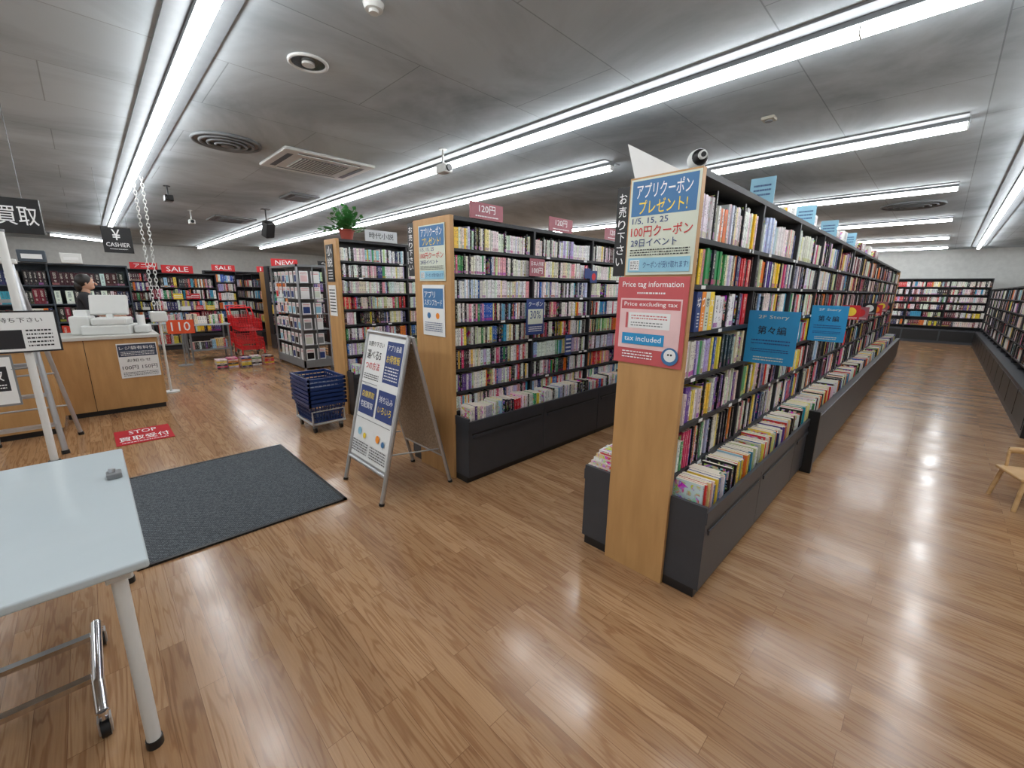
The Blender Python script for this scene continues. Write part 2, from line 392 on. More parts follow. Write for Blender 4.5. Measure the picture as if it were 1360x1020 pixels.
# ------------------------------------------------------------------ bookcases
def bookcase_row(x0,x1,yc,hd,levels,H,binfront,binh,endmat=WOOD,bay=.9,name='double_sided_bookcase',palf=None,bookh=(.15,.19),wt=(.012,.028),near_only=None,binbook=(.12,.15),binw={'white':7,'vivid':2.5,'pastel':1.5,'dark':.5},binwt=(.012,.024),thickfn=None,binsame=.6):
    """row along +X, faces -Y and +Y. hd = half depth. levels = board tops, highest first."""
    e=empty(name)
    mb=MB()
    mb.box(x0,x0+.035,yc-hd-.005,yc+hd+.005,0,H,endmat); mb.box(x1-.035,x1,yc-hd-.005,yc+hd+.005,0,H,endmat)
    mb.box(x0+.035,x1-.035,yc-.01,yc+.01,0,H-.02,DARK)
    mb.box(x0+.035,x1-.035,yc-hd,yc+hd,H-.03,H-.002,DARK)
    mb.box(x0+.035,x1-.035,yc-hd+.01,yc+hd-.01,0,binh-.06,DARK)
    n=max(1,round((x1-x0-.07)/bay)); bw=(x1-x0-.07)/n
    for i in range(1,n):
        x=x0+.035+i*bw; mb.box(x-.012,x+.012,yc-hd+.002,yc+hd-.002,0,H-.03,DARK)
    for z in levels:
        for sgn in (-1,1):
            ya,yb=sorted((yc+sgn*.01,yc+sgn*hd)); mb.box(x0+.035,x1-.035,ya,yb,z-.022,z,DARK)
            yf=yc+sgn*hd
            for i in range(n*2):
                if random.random()<.5:
                    xx=x0+.08+random.random()*(x1-x0-.2); ya,yb=sorted((yf,yf+sgn*.002)); mb.box(xx,xx+.05,ya,yb,z-.02,z-.003,WHITE)
    mb.obj('frame',e)
    db=MB()
    for sgn in (-1,1):
        yi=yc+sgn*hd; yo=yc+sgn*binfront; ya,yb=sorted((yi,yo))
        for i in range(n):
            a=x0+.035+i*bw; b=a+bw
            if i==0: a=x0+.02
            db.box(a+.003,b-.003,ya,yb,.05,binh-.03,BLACK); db.box(a+.003,b-.003,*sorted((yi,yo-sgn*.02)),0,.05,BK)
            db.box(a+.001,b-.001,*sorted((yo-sgn*.012,yo+sgn*.006)),binh-.045,binh+.02,BLACK)
            db.box(a+.001,b-.001,*sorted((yi,yo)),binh-.03,binh-.02,BLACK)
            db.box(a+.05,b-.05,*sorted((yo,yo+sgn*.008)),binh-.12,binh-.095,BLACK)
            db.box(a+.04,b-.04,*sorted((yo,yo+sgn*.002)),binh-.095,binh-.08,BK)
        db.box(x0+.02,x0+.04,ya,yb,binh-.03,binh+.045,BLACK)
    db.obj('drawer_bins',e)
    bk=Books()
    for sgn in (-1,1):
        A=Vector((1,0,0)) if sgn==-1 else Vector((-1,0,0)); N=Vector((0,sgn,0))
        for li,z in enumerate(levels):
            top=(levels[li-1]-.022) if li>0 else H-.03
            hmax=min(bookh[1]*1.12,top-z-.015)
            for i in range(n):
                a=x0+.035+i*bw+.014; L=bw-.028
                if near_only and a>near_only: continue
                ox=a if sgn==-1 else a+L
                w=palf(i,li,n) if palf else {'white':6,'vivid':2,'pastel':2,'dark':1}
                far=a>7
                wtt=thickfn(i,li) if (thickfn and thickfn(i,li)) else (wt if not far else (.02,.04))
                bk.row((ox,yc+sgn*(hd-.012),z+.0005),A,N,L,min(bookh[0],hmax*.9),hmax,min(.12,hd-.04),w,wtt)
        for i in range(n):
            a=x0+.05+i*bw+.02; L=bw-.05
            if near_only and a>near_only: continue
            ox=a if sgn==-1 else a+L
            bk.row((ox,yc+sgn*(binfront-.02),binh-.0195),A,N,L,binbook[0],binbook[1],binfront-hd-.03,binw,binwt,gap=.01,div=.02,jit=.03,same=binsame)
    bk.obj('shelved_books',e)
    return e

def palA(i,li,n):
    if i<4: return [{'white':8,'pastel':1,'vivid':2,'dark':.8},{'white':4,'vivid':6,'pastel':1,'dark':1.5},{'vivid':5,'white':4,'dark':2.5,'pastel':.6},{'white':5,'vivid':5,'dark':1.8,'pastel':.8},{'white':7,'vivid':3,'dark':1.5,'pastel':.8},{'white':5,'vivid':5,'dark':1.5,'pastel':1}][li]
    if li<2: return {'maroon':4.5,'white':4,'vivid':2.5,'pastel':.5}
    return {'maroon':2,'white':4,'vivid':5,'dark':2}
A=bookcase_row(1.98,14.0,1.0,.17,[1.79,1.58,1.355,1.12,.87,.61],2.08,.36,.47,palf=palA,bookh=(.165,.2),wt=(.013,.032),binbook=(.12,.16),binw={'white':5,'vivid':7,'pastel':2,'dark':.7},binwt=(.01,.022),thickfn=lambda i,li:(.03,.055) if (li==2 and i<1) else None,binsame=.25)
def palB(i,li,n):
    if li<3: return {'white':11,'pastel':1.3,'vivid':1.5,'dark':1}
    if li<5: return {'white':5,'pastel':2,'vivid':4,'dark':1.8}
    return {'white':6,'pastel':3,'vivid':4,'dark':1.2}
B=bookcase_row(1.96,9.2,2.87,.24,[1.84,1.655,1.47,1.285,1.10,.915,.73,.57],2.07,.41,.5,palf=palB,bookh=(.135,.15),wt=(.01,.02),near_only=6)
C=bookcase_row(2.1,9.2,5.12,.16,[1.84,1.655,1.47,1.285,1.10,.915,.73,.55],2.08,.32,.5,palf=palB,bookh=(.135,.15),wt=(.01,.022),near_only=4.5)

UP=(0,0,1)
def coupon(mb,o,w,h,rv=(0,-1,0)):
    panel(mb,o,rv,UP,w,h,[('r',.03,.62,.97,.98,SKYP),('t','アプリクーポン',.1,.8,.9,.95,WINK),('t','プレゼント!',.15,.64,.85,.78,YEL),
      ('t','1/5, 15, 25',.06,.53,.6,.6,NAVY),('t','100円クーポン',.05,.4,.95,.52,RED),('t','29日イベント',.06,.3,.75,.38,NAVY),
      ('l',.06,.2,.94,.28,3,INK),('r',.04,.03,.96,.18,LBLUE),('t','クーポンが受け取れます!',.28,.07,.94,.14,NAVY),('r',.07,.05,.22,.16,WHITE),('l',.08,.06,.21,.15,5,INK)],back=CREAM)
mb=MB()
coupon(mb,(1.972,1.165,1.625),.34,.445)
mb.obj('app_coupon_poster',A)
mb=MB()
panel(mb,(1.972,1.20,1.18),(0,-1,0),UP,.37,.435,[('t','Price tag information',.07,.87,.93,.95,WINK),('l',.3,.8,.7,.845,1,WINK),
   ('r',.06,.18,.94,.76,PINKL),('r',.08,.64,.92,.74,PINKR),('t','Price excluding tax',.12,.66,.88,.72,WINK),('r',.2,.42,.8,.6,WHITE),('l',.24,.52,.76,.58,2,PINKR),('l',.24,.44,.7,.5,2,GREY),
   ('r',.16,.42,.19,.6,PINKR),('r',.12,.23,.74,.36,BLUE),('t','tax included',.16,.27,.7,.33,WINK),('l',.14,.06,.6,.16,3,WINK),('c',.84,.13,.1,SKYP),('c',.84,.14,.07,WHITE),('c',.82,.15,.012,INK),('c',.86,.15,.012,INK)],back=PINKR)
mb.obj('price_tag_information_poster',A)
def vsign(mb,o,w,h):
    panel(mb,o,(0,-1,0),UP,w,h,[('t','お',.2,.82,.8,.93,WINK),('t','売',.2,.67,.8,.79,WINK),('t','り',.2,.53,.8,.64,WINK),('t','下',.2,.39,.8,.5,WINK),('t','さ',.2,.25,.8,.36,WINK),('t','い',.2,.12,.8,.21,WINK)],back=BK,thick=.01)
mb=MB(); vsign(mb,(1.99,1.25,1.62),.07,.43); mb.obj('vertical_header_sign',A)
mb=MB()
coupon(mb,(1.952,3.03,1.60),.35,.42)
panel(mb,(1.952,3.0,1.17),(0,-1,0),UP,.3,.4,[('r',.05,.55,.95,.93,SKYP),('t','アプリ',.1,.75,.6,.88,WINK),('t','スタンプカード',.1,.6,.9,.72,WINK),('c',.3,.4,.06,SKYP),('c',.7,.4,.06,ORANGE),('l',.1,.08,.9,.28,5,NAVY)])
mb.obj('end_panel_posters',B)
mb=MB(); vsign(mb,(1.97,3.22,1.64),.09,.42); mb.obj('vertical_header_sign',B)
mb=MB()
for x in (2.15,3.07,3.98,4.9):
    panel(mb,(x,2.62,2.07),(1,0,0),UP,.34,.12,[('t','120円',.25,.4,.75,.88,WINK),('l',.15,.1,.85,.28,1,WINK)],back=MAUVE,thick=.01)
panel(mb,(2.80,2.6,1.66),(1,0,0),UP,.2,.15,[('t','日本人作家',.08,.6,.92,.85,WINK),('t','100円',.15,.15,.85,.5,WINK)],back=MAUVE)
panel(mb,(2.77,2.6,1.14),(1,0,0),UP,.24,.32,[('t','クーポン',.1,.8,.9,.93,WINK),('r',.08,.3,.92,.72,CREAM),('t','30%',.2,.45,.8,.68,NAVY),('l',.12,.08,.88,.25,3,WINK)],back=NAVY)
panel(mb,(3.62,2.6,1.66),(1,0,0),UP,.1,.1,[],back=NAVY)
panel(mb,(3.72,2.6,1.62),(1,0,0),UP,.12,.12,[('c',.5,.5,.3,RED)],back=NAVY)
panel(mb,(3.35,2.6,.9),(1,0,0),UP,.1,.2,[('l',.1,.1,.9,.9,4,WINK)],back=NAVY)
mb.obj('header_signs',B)
mb=MB()
panel(mb,(2.45,4.94,2.08),(1,0,0),UP,.42,.13,[('t','時代小説',.12,.25,.88,.8,INK)],back=mat('header_grey',(180,184,186)),thick=.01)
panel(mb,(2.092,5.24,1.6),(0,-1,0),UP,.2,.42,[('t','小',.15,.7,.85,.95,WINK),('t','説',.15,.4,.85,.65,WINK),('l',.2,.05,.8,.35,4,WINK)],back=BK)
panel(mb,(2.092,5.24,1.2),(0,-1,0),UP,.2,.36,[('l',.1,.1,.9,.9,8,INK)],back=WHITE)
mb.obj('header_signs',C)

mb=MB()
for x in (2.9,4.7):
    panel(mb,(x,.83,1.12),(0,-1,0),UP,.27,.32,[('t','2F Story',.2,.84,.8,.92,CREAM),('t','第々編',.22,.56,.78,.72,INK),('l',.12,.36,.88,.48,2,NAVY),('l',.12,.22,.88,.3,2,NAVY),('l',.2,.05,.8,.15,2,CREAM)],back=BLUE)
mb.obj('blue_hanging_cards',A)
mb=MB()
for x in (3.08,4.26,5.27,6.5):
    panel(mb,(x,.975,2.08),(0,-1,0),UP,.14,.16,[('l',.15,.3,.85,.8,3,NAVY)],back=LBLUE)
mb.obj('category_divider_cards',A)
bk=Books()
for (xx,yy,ww,hh,c) in ((3.3,.92,.12,.05,(226,226,222)),(3.75,.9,.2,.09,(230,228,224)),(4.55,.9,.14,.13,(228,226,222)),(5.6,.9,.3,.12,(104,20,36)),(6.1,.9,.25,.15,(225,224,220)),(6.9,.9,.3,.14,(110,24,40)),(7.6,.9,.35,.15,(96,18,32)),(8.4,.9,.3,.16,(224,220,212)),(9.2,.9,.5,.16,(104,20,36))):
    bk.book(Vector((xx,yy,2.0785)),Vector((1,0,0)),Vector((0,-1,0)),ww,hh,.18,c)
bk.obj('boxed_sets_on_top',A)
mb=MB()
for i,x in enumerate((5.6,6.5,7.4,8.3,9.2,10.1,11.0)):
    panel(mb,(x,.84,1.2+.04*(i%2)),(0,-1,0),UP,.17,.17,[('c',.5,.55,.3,[ORANGE,YEL,RED,WHITE][i%4]),('l',.1,.05,.9,.2,2,WINK)],back=[BK,RED,MAUVE][i%3])
mb.obj('promotion_cards',A)
mb=MB()
x=2.045
for ch,bm_,w,ic in (('坊',NAVY,.06,WINK),('っ',ORANGE,.05,WINK),('京',CREAM,.055,INK),('大',YEL,.055,WINK)):
    panel(mb,(x,.818,1.357),(1,0,0),UP,w-.003,.19,[('t',ch,.12,.62,.88,.86,ic),('l',.3,.1,.7,.5,5,ic)],back=bm_,thick=.11); x+=w
mb.obj('large_title_volumes',A)
mb=MB(); mb.rbox(4.28,4.34,.57,.655,0,.56,BK,.005); mb.rbox(4.34,13.9,.58,.64,0.05,.5,BLACK,.006); mb.obj('bin_extension',A)
bk=Books()
for k in range(5): bk.book(Vector((2.03+.012*k,1.36-.01*k,.495+.022*k)),Vector((1,0,0)),Vector((0,1,0)),.2,.021,.15,[(226,224,220),(220,180,188),(230,230,226),(220,196,140),(228,226,226)][k],art=(k==4))
bk.obj('stacked_paperbacks',A)

mb=MB()
mb.add([(1.99,1.16,2.081),(2.02,.93,2.081),(2.30,1.16,2.081),(1.97,1.2,2.24)],[(0,1,3),(1,2,3),(0,3,2),(0,2,1)],WHITE)
mb.obj('folded_paper_sign')
mb=MB()
cx,cy=2.15,.93; b_=2.0805
mb.cyl((cx,cy,b_),(cx,cy,b_+.035),.038,WPL,20,.034)
mb.ball((cx,cy,b_+.075),.045,WPL,20)
mb.ball((cx-.017,cy-.017,b_+.079),.037,BK,20)
mb.cyl((cx-.042,cy-.038,b_+.08),(cx-.052,cy-.048,b_+.08),.019,WPL,16); mb.cyl((cx-.05,cy-.046,b_+.08),(cx-.056,cy-.052,b_+.08),.011,BK,16)
mb.cyl((cx+.03,cy+.03,b_+.03),(cx+.03,cy+.03,b_+.12),.006,WPL,8)
mb.obj('security_camera')

def wall_case(o,A,N,L,H,levels,base,name='wall_bookcase',pal=None,bookh=(.16,.2),wt=(.02,.045),depth=.3,frame=DARK,bay=.9):
    o=Vector(o);A=Vector(A);N=Vector(N)
    M=Matrix(((A.x,N.x,0,o.x),(A.y,N.y,0,o.y),(0,0,1,0),(0,0,0,1)))
    e=empty(name); mb=MB()
    mb.box(0,L,-depth,-depth+.02,0,H,frame,M)
    mb.box(0,L,-depth,0,H-.025,H,frame,M)
    mb.box(0,L,-depth+.02,.12,0,base,BLACK,M)
    n=max(1,round(L/bay)); bw=L/n
    for i in range(n+1):
        x=min(L-.02,max(0,i*bw-.01)); mb.box(x,x+.02,-depth+.02,0,base,H-.025,frame,M)
        if i<n:
            mb.box(i*bw+.02,i*bw+bw-.02,.12,.126,.08,base-.05,BK,M)
    for z in levels: mb.box(0.02,L-.02,-depth+.02,-.002,z-.02,z,frame,M)
    mb.obj('frame',e)
    bk=Books()
    AA,st=(A,0) if A.cross(Vector((0,0,1))).dot(N)>0 else (-A,1)
    for li,z in enumerate(levels):
        top=(levels[li-1]-.02) if li>0 else H-.025
        hm=min(bookh[1],top-z-.02)
        for i in range(n):
            s0=o+A*(i*bw+.015 if not st else (i+1)*bw-.015)-N*.015+Vector((0,0,z+.0005))
            bk.row(s0,AA,N,bw-.03,hm*.85,hm,.15,pal or {'white':5,'vivid':4,'dark':2,'pastel':1,'maroon':1},wt,gap=.03)
    bk.obj('shelved_books',e); return e
wall_case((19.6,9.0,0),(0,-1,0),(-1,0,0),10.0,2.05,[1.79,1.55,1.31,1.07,.83,.55],.45,pal={'white':5,'maroon':3,'vivid':1.2,'dark':2.5,'pastel':.5},wt=(.03,.06),bookh=(.14,.17))
R_=wall_case((7.2,-.98,0),(1,0,0),(0,1,0),12.0,1.72,[1.47,1.24,1.01,.78,.55],.45,wt=(.02,.045),pal={'white':5,'vivid':3,'dark':3,'pastel':1,'maroon':2})
mb=MB()
panel(mb,(9.0,-1.1,1.76),(-1,0,0),UP,.8,.2,[('t','SALE',.2,.2,.8,.8,WINK)],back=RED)
panel(mb,(7.16,-1.28,.0),(0,1,0),UP,.42,.6,[],back=BK,thick=-.03)
mb.box(7.17,7.2,-1.28,-.98,.45,1.72,BK)
mb.box(8.55,8.6,-1.13,-1.11,1.72,1.8,BK)
mb.obj('sale_header_sign',R_)

# ------------------------------------------------------------------ floor mats
def mat_fibre():
    m=bpy.data.materials.new('ribbed_mat_fibre'); m.use_nodes=True; g=NT(m); b=m.node_tree.nodes['Principled BSDF']
    tc=g.n('ShaderNodeTexCoord'); v=g.n('ShaderNodeTexVoronoi'); v.inputs['Scale'].default_value=70; v.inputs['Randomness'].default_value=.2
    mp=g.n('ShaderNodeMapping'); mp.inputs['Rotation'].default_value=(0,0,.785); g.l(tc.outputs['Object'],mp.inputs['Vector']); g.l(mp.outputs[0],v.inputs['Vector'])
    r=g.n('ShaderNodeValToRGB'); r.color_ramp.elements[0].color=(*s2l((112,119,124)),1); r.color_ramp.elements[1].color=(*s2l((44,48,54)),1); r.color_ramp.elements[0].position=.2; r.color_ramp.elements[1].position=.6
    g.l(v.outputs['Distance'],r.inputs['Fac']); g.l(r.outputs[0],b.inputs['Base Color']); b.inputs['Roughness'].default_value=.95
    bp=g.n('ShaderNodeBump'); bp.inputs['Distance'].default_value=.004; bp.invert=True; g.l(v.outputs['Distance'],bp.inputs['Height']); g.l(bp.outputs[0],b.inputs['Normal'])
    return m
mb=MB(); mb.rbox(-.02,1.16,2.88,4.4,0,.012,mat_fibre(),.005)
for a in ((-.02,1.16,2.88,2.905),(-.02,1.16,4.375,4.4),(-.02,.005,2.88,4.4),(1.135,1.16,2.88,4.4)): mb.box(*a,.0,.0135,BK)
mb.obj('entrance_floor_mat')
mb=MB(); mb.rbox(0,.45,5.4,5.95,0,.006,REDM,.002)
panel(mb,(.0,5.4,.0065),(1,0,0),(0,1,0),.45,.55,[('t','STOP',.25,.66,.75,.9,WINK),('t','買取受付',.06,.2,.94,.5,WINK),('l',.1,.06,.9,.14,1,WINK)],back=REDM,thick=.0005)
mb.obj('red_stop_floor_mat')

# ------------------------------------------------------------------ sandwich board
e=empty('a_frame_sign_board')
def aframe():
    mb=MB()
    topz=1.2; tx=1.58
    f0=[Vector((1.30,2.62,.0)),Vector((1.30,3.22,.0))]; t0=[Vector((tx,2.62,topz)),Vector((tx,3.22,topz))]
    b0=[Vector((1.90,2.60,.0)),Vector((1.90,3.16,.0))]
    for a,b in zip(f0,t0): mb.cyl(a,b,.016,ALU,10); mb.cyl(a,a+(b-a)*.015,.02,BK,10)
    for a,b in zip(b0,t0): mb.cyl(a,b+Vector((.03,0,0)),.014,ALU,10); mb.cyl(a,a+(b-a)*.015,.019,BK,10)
    mb.cyl(t0[0],t0[1],.016,ALU)
    up=(t0[1]-f0[1]); ul=up.length; up.normalize()
    o=f0[1]+up*.22
    mb.cyl(f0[0]+up*.21,f0[1]+up*.21,.014,ALU)
    panel(mb,o,(0,-1,0),up,.6,ul-.22,[
       ('r',.03,.02,.97,.98,WHITE),
       ('r',.55,.64,.94,.95,NAVY),('t','アプリ会員',.58,.88,.9,.925,WINK),('t','お得情報',.58,.79,.9,.85,YEL),('l',.58,.66,.9,.77,5,WINK),
       ('t','お売り下さい',.07,.89,.48,.93,INK),('t','選べる5',.07,.79,.44,.86,INK),('t','つの方法',.07,.71,.44,.77,RED),('l',.07,.63,.46,.68,3,INK),
       ('r',.06,.36,.47,.58,NAVY),('t','店舗買取',.1,.49,.43,.54,YEL),('t','宅配買取',.1,.41,.43,.46,WINK),
       ('r',.53,.36,.94,.58,NAVY),('t','持ち込み',.57,.49,.9,.54,WINK),('t','いろいろ',.57,.41,.9,.46,YEL),
       ('c',.2,.22,.03,LBLUE),('c',.34,.2,.022,YEL),('l',.06,.05,.47,.15,5,INK),('c',.68,.22,.028,ORANGE),('c',.82,.2,.022,SKYP),('l',.53,.05,.94,.15,5,INK),('r',.06,.60,.47,.605,GREY),('r',.06,.325,.94,.33,GREY)],back=ALU,thick=.02)
    bt=t0[0]+Vector((.03,0,0)); ub=(bt-b0[0]); l2=ub.length; ub.normalize()
    ob=b0[0]+ub*.25
    q=ub.cross(Vector((0,1,0))).normalized()*.008
    vs=[ob-q,ob+Vector((0,.56,0))-q,bt+Vector((0,.58,0))-q-ub*.05,bt-q-ub*.05,ob+q,ob+Vector((0,.56,0))+q,bt+Vector((0,.58,0))+q-ub*.05,bt+q-ub*.05]
    mb.add(vs,[(0,1,2,3),(7,6,5,4),(0,4,5,1),(1,5,6,2),(2,6,7,3),(3,7,4,0)],CORK)
    mb.cyl(ob,ob+Vector((0,.56,0)),.012,ALU)
    for y in (2.63,3.2): mb.cyl((1.385,y,.36),(1.81,y,.3),.006,ALU)
    mb.obj('board',e)
aframe()

# ------------------------------------------------------------------ basket stack on dolly
e=empty('shopping_basket_stack')
def baskets():
    mb=MB(); x0,x1,y0,y1=1.52,1.86,4.5,4.98
    for i,(x,y) in enumerate(((x0+.03,y0+.04),(x1-.03,y0+.04),(x0+.03,y1-.04),(x1-.03,y1-.04))):
        mb.cyl((x-.012,y,.032),(x+.012,y,.032),.032,BK,14); mb.box(x-.018,x+.018,y-.02,y+.02,.05,.09,GREY)
    for z in (.1,):
        mb.tube([(x0,y0,z),(x1,y0,z),(x1,y1,z),(x0,y1,z),(x0,y0,z)],.012,ALU)
        mb.tube([(x0,y0,z),(x0,y0,.2)],.01,ALU)
    mb.tube([(x0,y0,.1),(x0,y0-.0,.24),(x1,y0,.24),(x1,y0,.1)],.008,ALU)
    mb.tube([(x0,y1,.1),(x0,y1,.24),(x1,y1,.24),(x1,y1,.1)],.008,ALU)
    mb.obj('dolly',e)
    bb=MB()
    def ring(z,ex,t=.012,h=.02):
        a,b,c,d=x0-ex,x1+ex,y0-ex,y1+ex
        bb.box(a,b,c,c+t,z,z+h,BASK);bb.box(a,b,d-t,d,z,z+h,BASK);bb.box(a,a+t,c,d,z,z+h,BASK);bb.box(b-t,b,c,d,z,z+h,BASK)
    for k in range(7):
        z=.30+.045*k; ring(z,.03,.02,.03)
        bb.tube([(x0-.01,y0+.1,z+.035),(x0-.01,y1-.1,z+.035)],.006,BK,6)
    for z in (.115,.165,.215,.265): ring(z,-.02+ (z-.115)*.2,.006,.012)
    n=10
    for i in range(n+1):
        t=i/n
        for (xa,ya,xb,yb) in ((x0+.02+(x1-x0-.04)*t,y0+.02,x0-.01+(x1-x0+.02)*t,y0-.01),(x0+.02+(x1-x0-.04)*t,y1-.02,x0-.01+(x1-x0+.02)*t,y1+.01),
                              (x0+.02,y0+.02+(y1-y0-.04)*t,x0-.01,y0-.01+(y1-y0+.02)*t),(x1-.02,y0+.02+(y1-y0-.04)*t,x1+.01,y0-.01+(y1-y0+.02)*t)):
            bb.cyl((xa,ya,.115),(xb,yb,.31),.006,BASK,5)
    bb.box(x0+.015,x1-.015,y0+.015,y1-.015,.113,.12,BASK)
    DB=mat('basket_inner_blue',(18,38,84))
    bb.box(x0+.0,x1-.0,y0+.0,y1-.0,.31,.5,DB)
    for i in range(9):
        t=i/8
        bb.box(x0+(x1-x0)*t-.004,x0+(x1-x0)*t+.004,y0-.005,y0+.001,.5,.58,BASK); bb.box(x0+(x1-x0)*t-.004,x0+(x1-x0)*t+.004,y1-.001,y1+.005,.5,.58,BASK)
        bb.box(x0-.005,x0+.001,y0+(y1-y0)*t-.004,y0+(y1-y0)*t+.004,.5,.58,BASK); bb.box(x1-.001,x1+.005,y0+(y1-y0)*t-.004,y0+(y1-y0)*t+.004,.5,.58,BASK)
    bb.obj('baskets',e)
baskets()

# ------------------------------------------------------------------ service counter
e=empty('service_counter')
mb=MB()
mb.box(-.36,.56,6.86,7.55,.06,.9,WOOD); mb.box(-.34,.54,6.88,7.53,0,.06,BK)
mb.rbox(-.38,.585,6.83,7.58,.9,.94,CTOP,.006)
mb.box(-2.4,-.36,6.3,6.85,.06,.9,WOOD); mb.box(-2.38,-.38,6.32,6.83,0,.06,BK); mb.rbox(-2.42,-.365,6.27,6.84,.9,.94,CTOP,.006)
mb.box(-.1,-.095,6.858,6.862,.06,.9,BK)
panel(mb,(.17,6.852,.42),(1,0,0),UP,.37,.42,[('r',.02,.62,.98,.97,mat('poster_slate',(52,62,84))),('t','レジ袋有料化',.06,.82,.94,.92,WINK),('l',.08,.65,.92,.78,3,WINK),('t','100円 150円',.06,.24,.94,.36,INK),('t','お知らせ',.2,.46,.8,.55,INK),('l',.06,.05,.94,.18,3,INK)])
mb.obj('counter_body',e)
def register(x,y,z,s=1,rot=0):
    M=Matrix.Translation((x,y,z))@Matrix.Rotation(rot,4,'Z')@Matrix.Scale(s,4)
    mb=MB()
    mb.rbox(-.2,.2,-.2,.2,0,.1,WPL,.012,M); mb.box(-.17,.17,-.202,-.198,.02,.08,GREY,M)
    mb.rbox(-.18,.12,-.12,.18,.1,.18,WPL,.02,M)
    T=M@Matrix.Translation((-.02,.05,.16))@Matrix.Rotation(.35,4,'X')
    mb.rbox(-.16,.16,-.02,.04,.05,.27,WPL,.012,T); mb.box(-.14,.14,-.022,-.019,.07,.25,INK,T)
    mb.rbox(-.03,.03,-.01,.03,-.02,.08,WPL,.008,T)
    mb.rbox(.13,.3,-.08,.14,0,.2,WPL,.02,M)
    mb.rbox(-.34,-.21,-.1,.1,0,.09,WPL,.02,M)
    mb.cyl(M@Vector((-.27,0,.09)),M@Vector((-.27,0,.2)),.04,WHITE,16)
    for i in range(5):
        for j in range(3): mb.box(-.16+i*.045,-.125+i*.045,-.19+j*.028,-.168+j*.028,.1,.112,WHITE,M)
    mb.box(.16,.27,-.04,.06,.2,.26,WHITE,M)
    return mb.obj('cash_register')
register(.17,7.22,.94,1.1,math.pi-.25)
mb=MB()
p0=Vector((.70,8.1,ZC)); p1=Vector((.66,7.75,1.2))
for off in (0,.09):
    n=34
    for i in range(n):
        t=(i+.5)/n; c=p0.lerp(p1,t)+Vector((off*(1-t*.3),0,0))
        mb.torus((c.x,c.y,c.z),.017,.004,WPL,axis='x' if i%2 else 'y',seg=10,sc=1.9,rs=5)
mb.rbox(.6,.78,7.7,7.8,1.02,1.17,WPL,.02)
mb.cyl((.69,7.75,0.02),(.69,7.75,1.03),.015,WPL); mb.cyl((.69,7.75,0.0),(.69,7.75,.02),.1,WPL,20)
mb.obj('hanging_chain')

mb=MB()
panel(mb,(.27,8.0,1.95),(1,0,0),UP,.3,.33,[('t','¥',.34,.5,.62,.92,WINK),('t','CASHIER',.1,.24,.9,.4,WINK),('l',.2,.12,.8,.18,1,WINK)],back=BK,thick=.03)
for x in (.3,.54): mb.cyl((x,8.015,2.28),(x,8.015,ZC),.002,GREY,5)
mb.obj('hanging_cashier_sign')
mb=MB()
panel(mb,(-.83,5.8,1.96),(1,-.1,0),UP,.66,.29,[('t','買取',.60,.24,.97,.76,WINK)],back=BK,thick=.05)
for x in (-.75,-.27): mb.cyl((x,5.8,2.25),(x,5.8,ZC),.003,GREY,5)
mb.obj('hanging_buyback_sign')

mb=MB()
mb.cyl((-.405,5.3,0.012),(-.405,5.3,1.93),.026,WPL,16); mb.cyl((-.405,5.3,0),(-.405,5.3,.02),.04,BK,24)
mb.cyl((-.405,5.3,1.93),(-.405,5.3,1.95),.03,GREY,16)
panel(mb,(-.80,5.27,.55),(1,0,0),UP,.3,.42,[('r',.04,.04,.96,.96,WHITE),('r',.14,.3,.86,.78,INK),('t','買取',.22,.5,.78,.7,WINK),('l',.2,.34,.8,.45,2,WINK),('t','受付',.25,.82,.75,.93,INK)],back=GREY,thick=.01)
mb.cyl((-.52,5.275,.85),(-.405,5.3,.85),.008,GREY,8)
panel(mb,(-.62,5.26,.98),(1,0,0),UP,.42,.34,[('r',.03,.04,.97,.96,WHITE),('t','お持ち下さい',.12,.72,.8,.84,INK),('r',.1,.1,.5,.55,INK),('l',.55,.12,.9,.58,5,INK)],back=INK,thick=.01)
mb.obj('signpost_stand')
e=empty('aluminium_step_ladder')
mb=MB()
TL,TR=Vector((-.68,5.72,1.72)),Vector((-.42,5.72,1.72))
fl,fr=Vector((-.80,5.5,0)),Vector((-.34,5.5,0)); bl,brr=Vector((-.80,6.12,0)),Vector((-.24,6.12,0))
for a,b in ((fl,TL),(fr,TR)):
    d=b-a
    mb.cyl(a,b,.022,ALU,8); mb.cyl(a,a+d*.02,.028,BK,8)
for a,b in ((bl,TL),(brr,TR)): mb.cyl(a,b+Vector((0,.03,-.04)),.018,ALU,8); mb.cyl(a,a+(b-a)*.02,.024,BK,8)
for i in range(1,6):
    t=i/6.2; a=fl.lerp(TL,t); b=fr.lerp(TR,t); mb.box(a.x,b.x,a.y-.02,a.y+.06,a.z-.012,a.z+.012,ALU)
for i in range(1,5):
    t=i/5; a=bl.lerp(TL,t); b=brr.lerp(TR,t); mb.cyl(a,b,.01,ALU,6)
mb.rbox(-.72,-.38,5.66,5.8,1.7,1.74,WPL,.008)
mb.obj('ladder_frame',e)

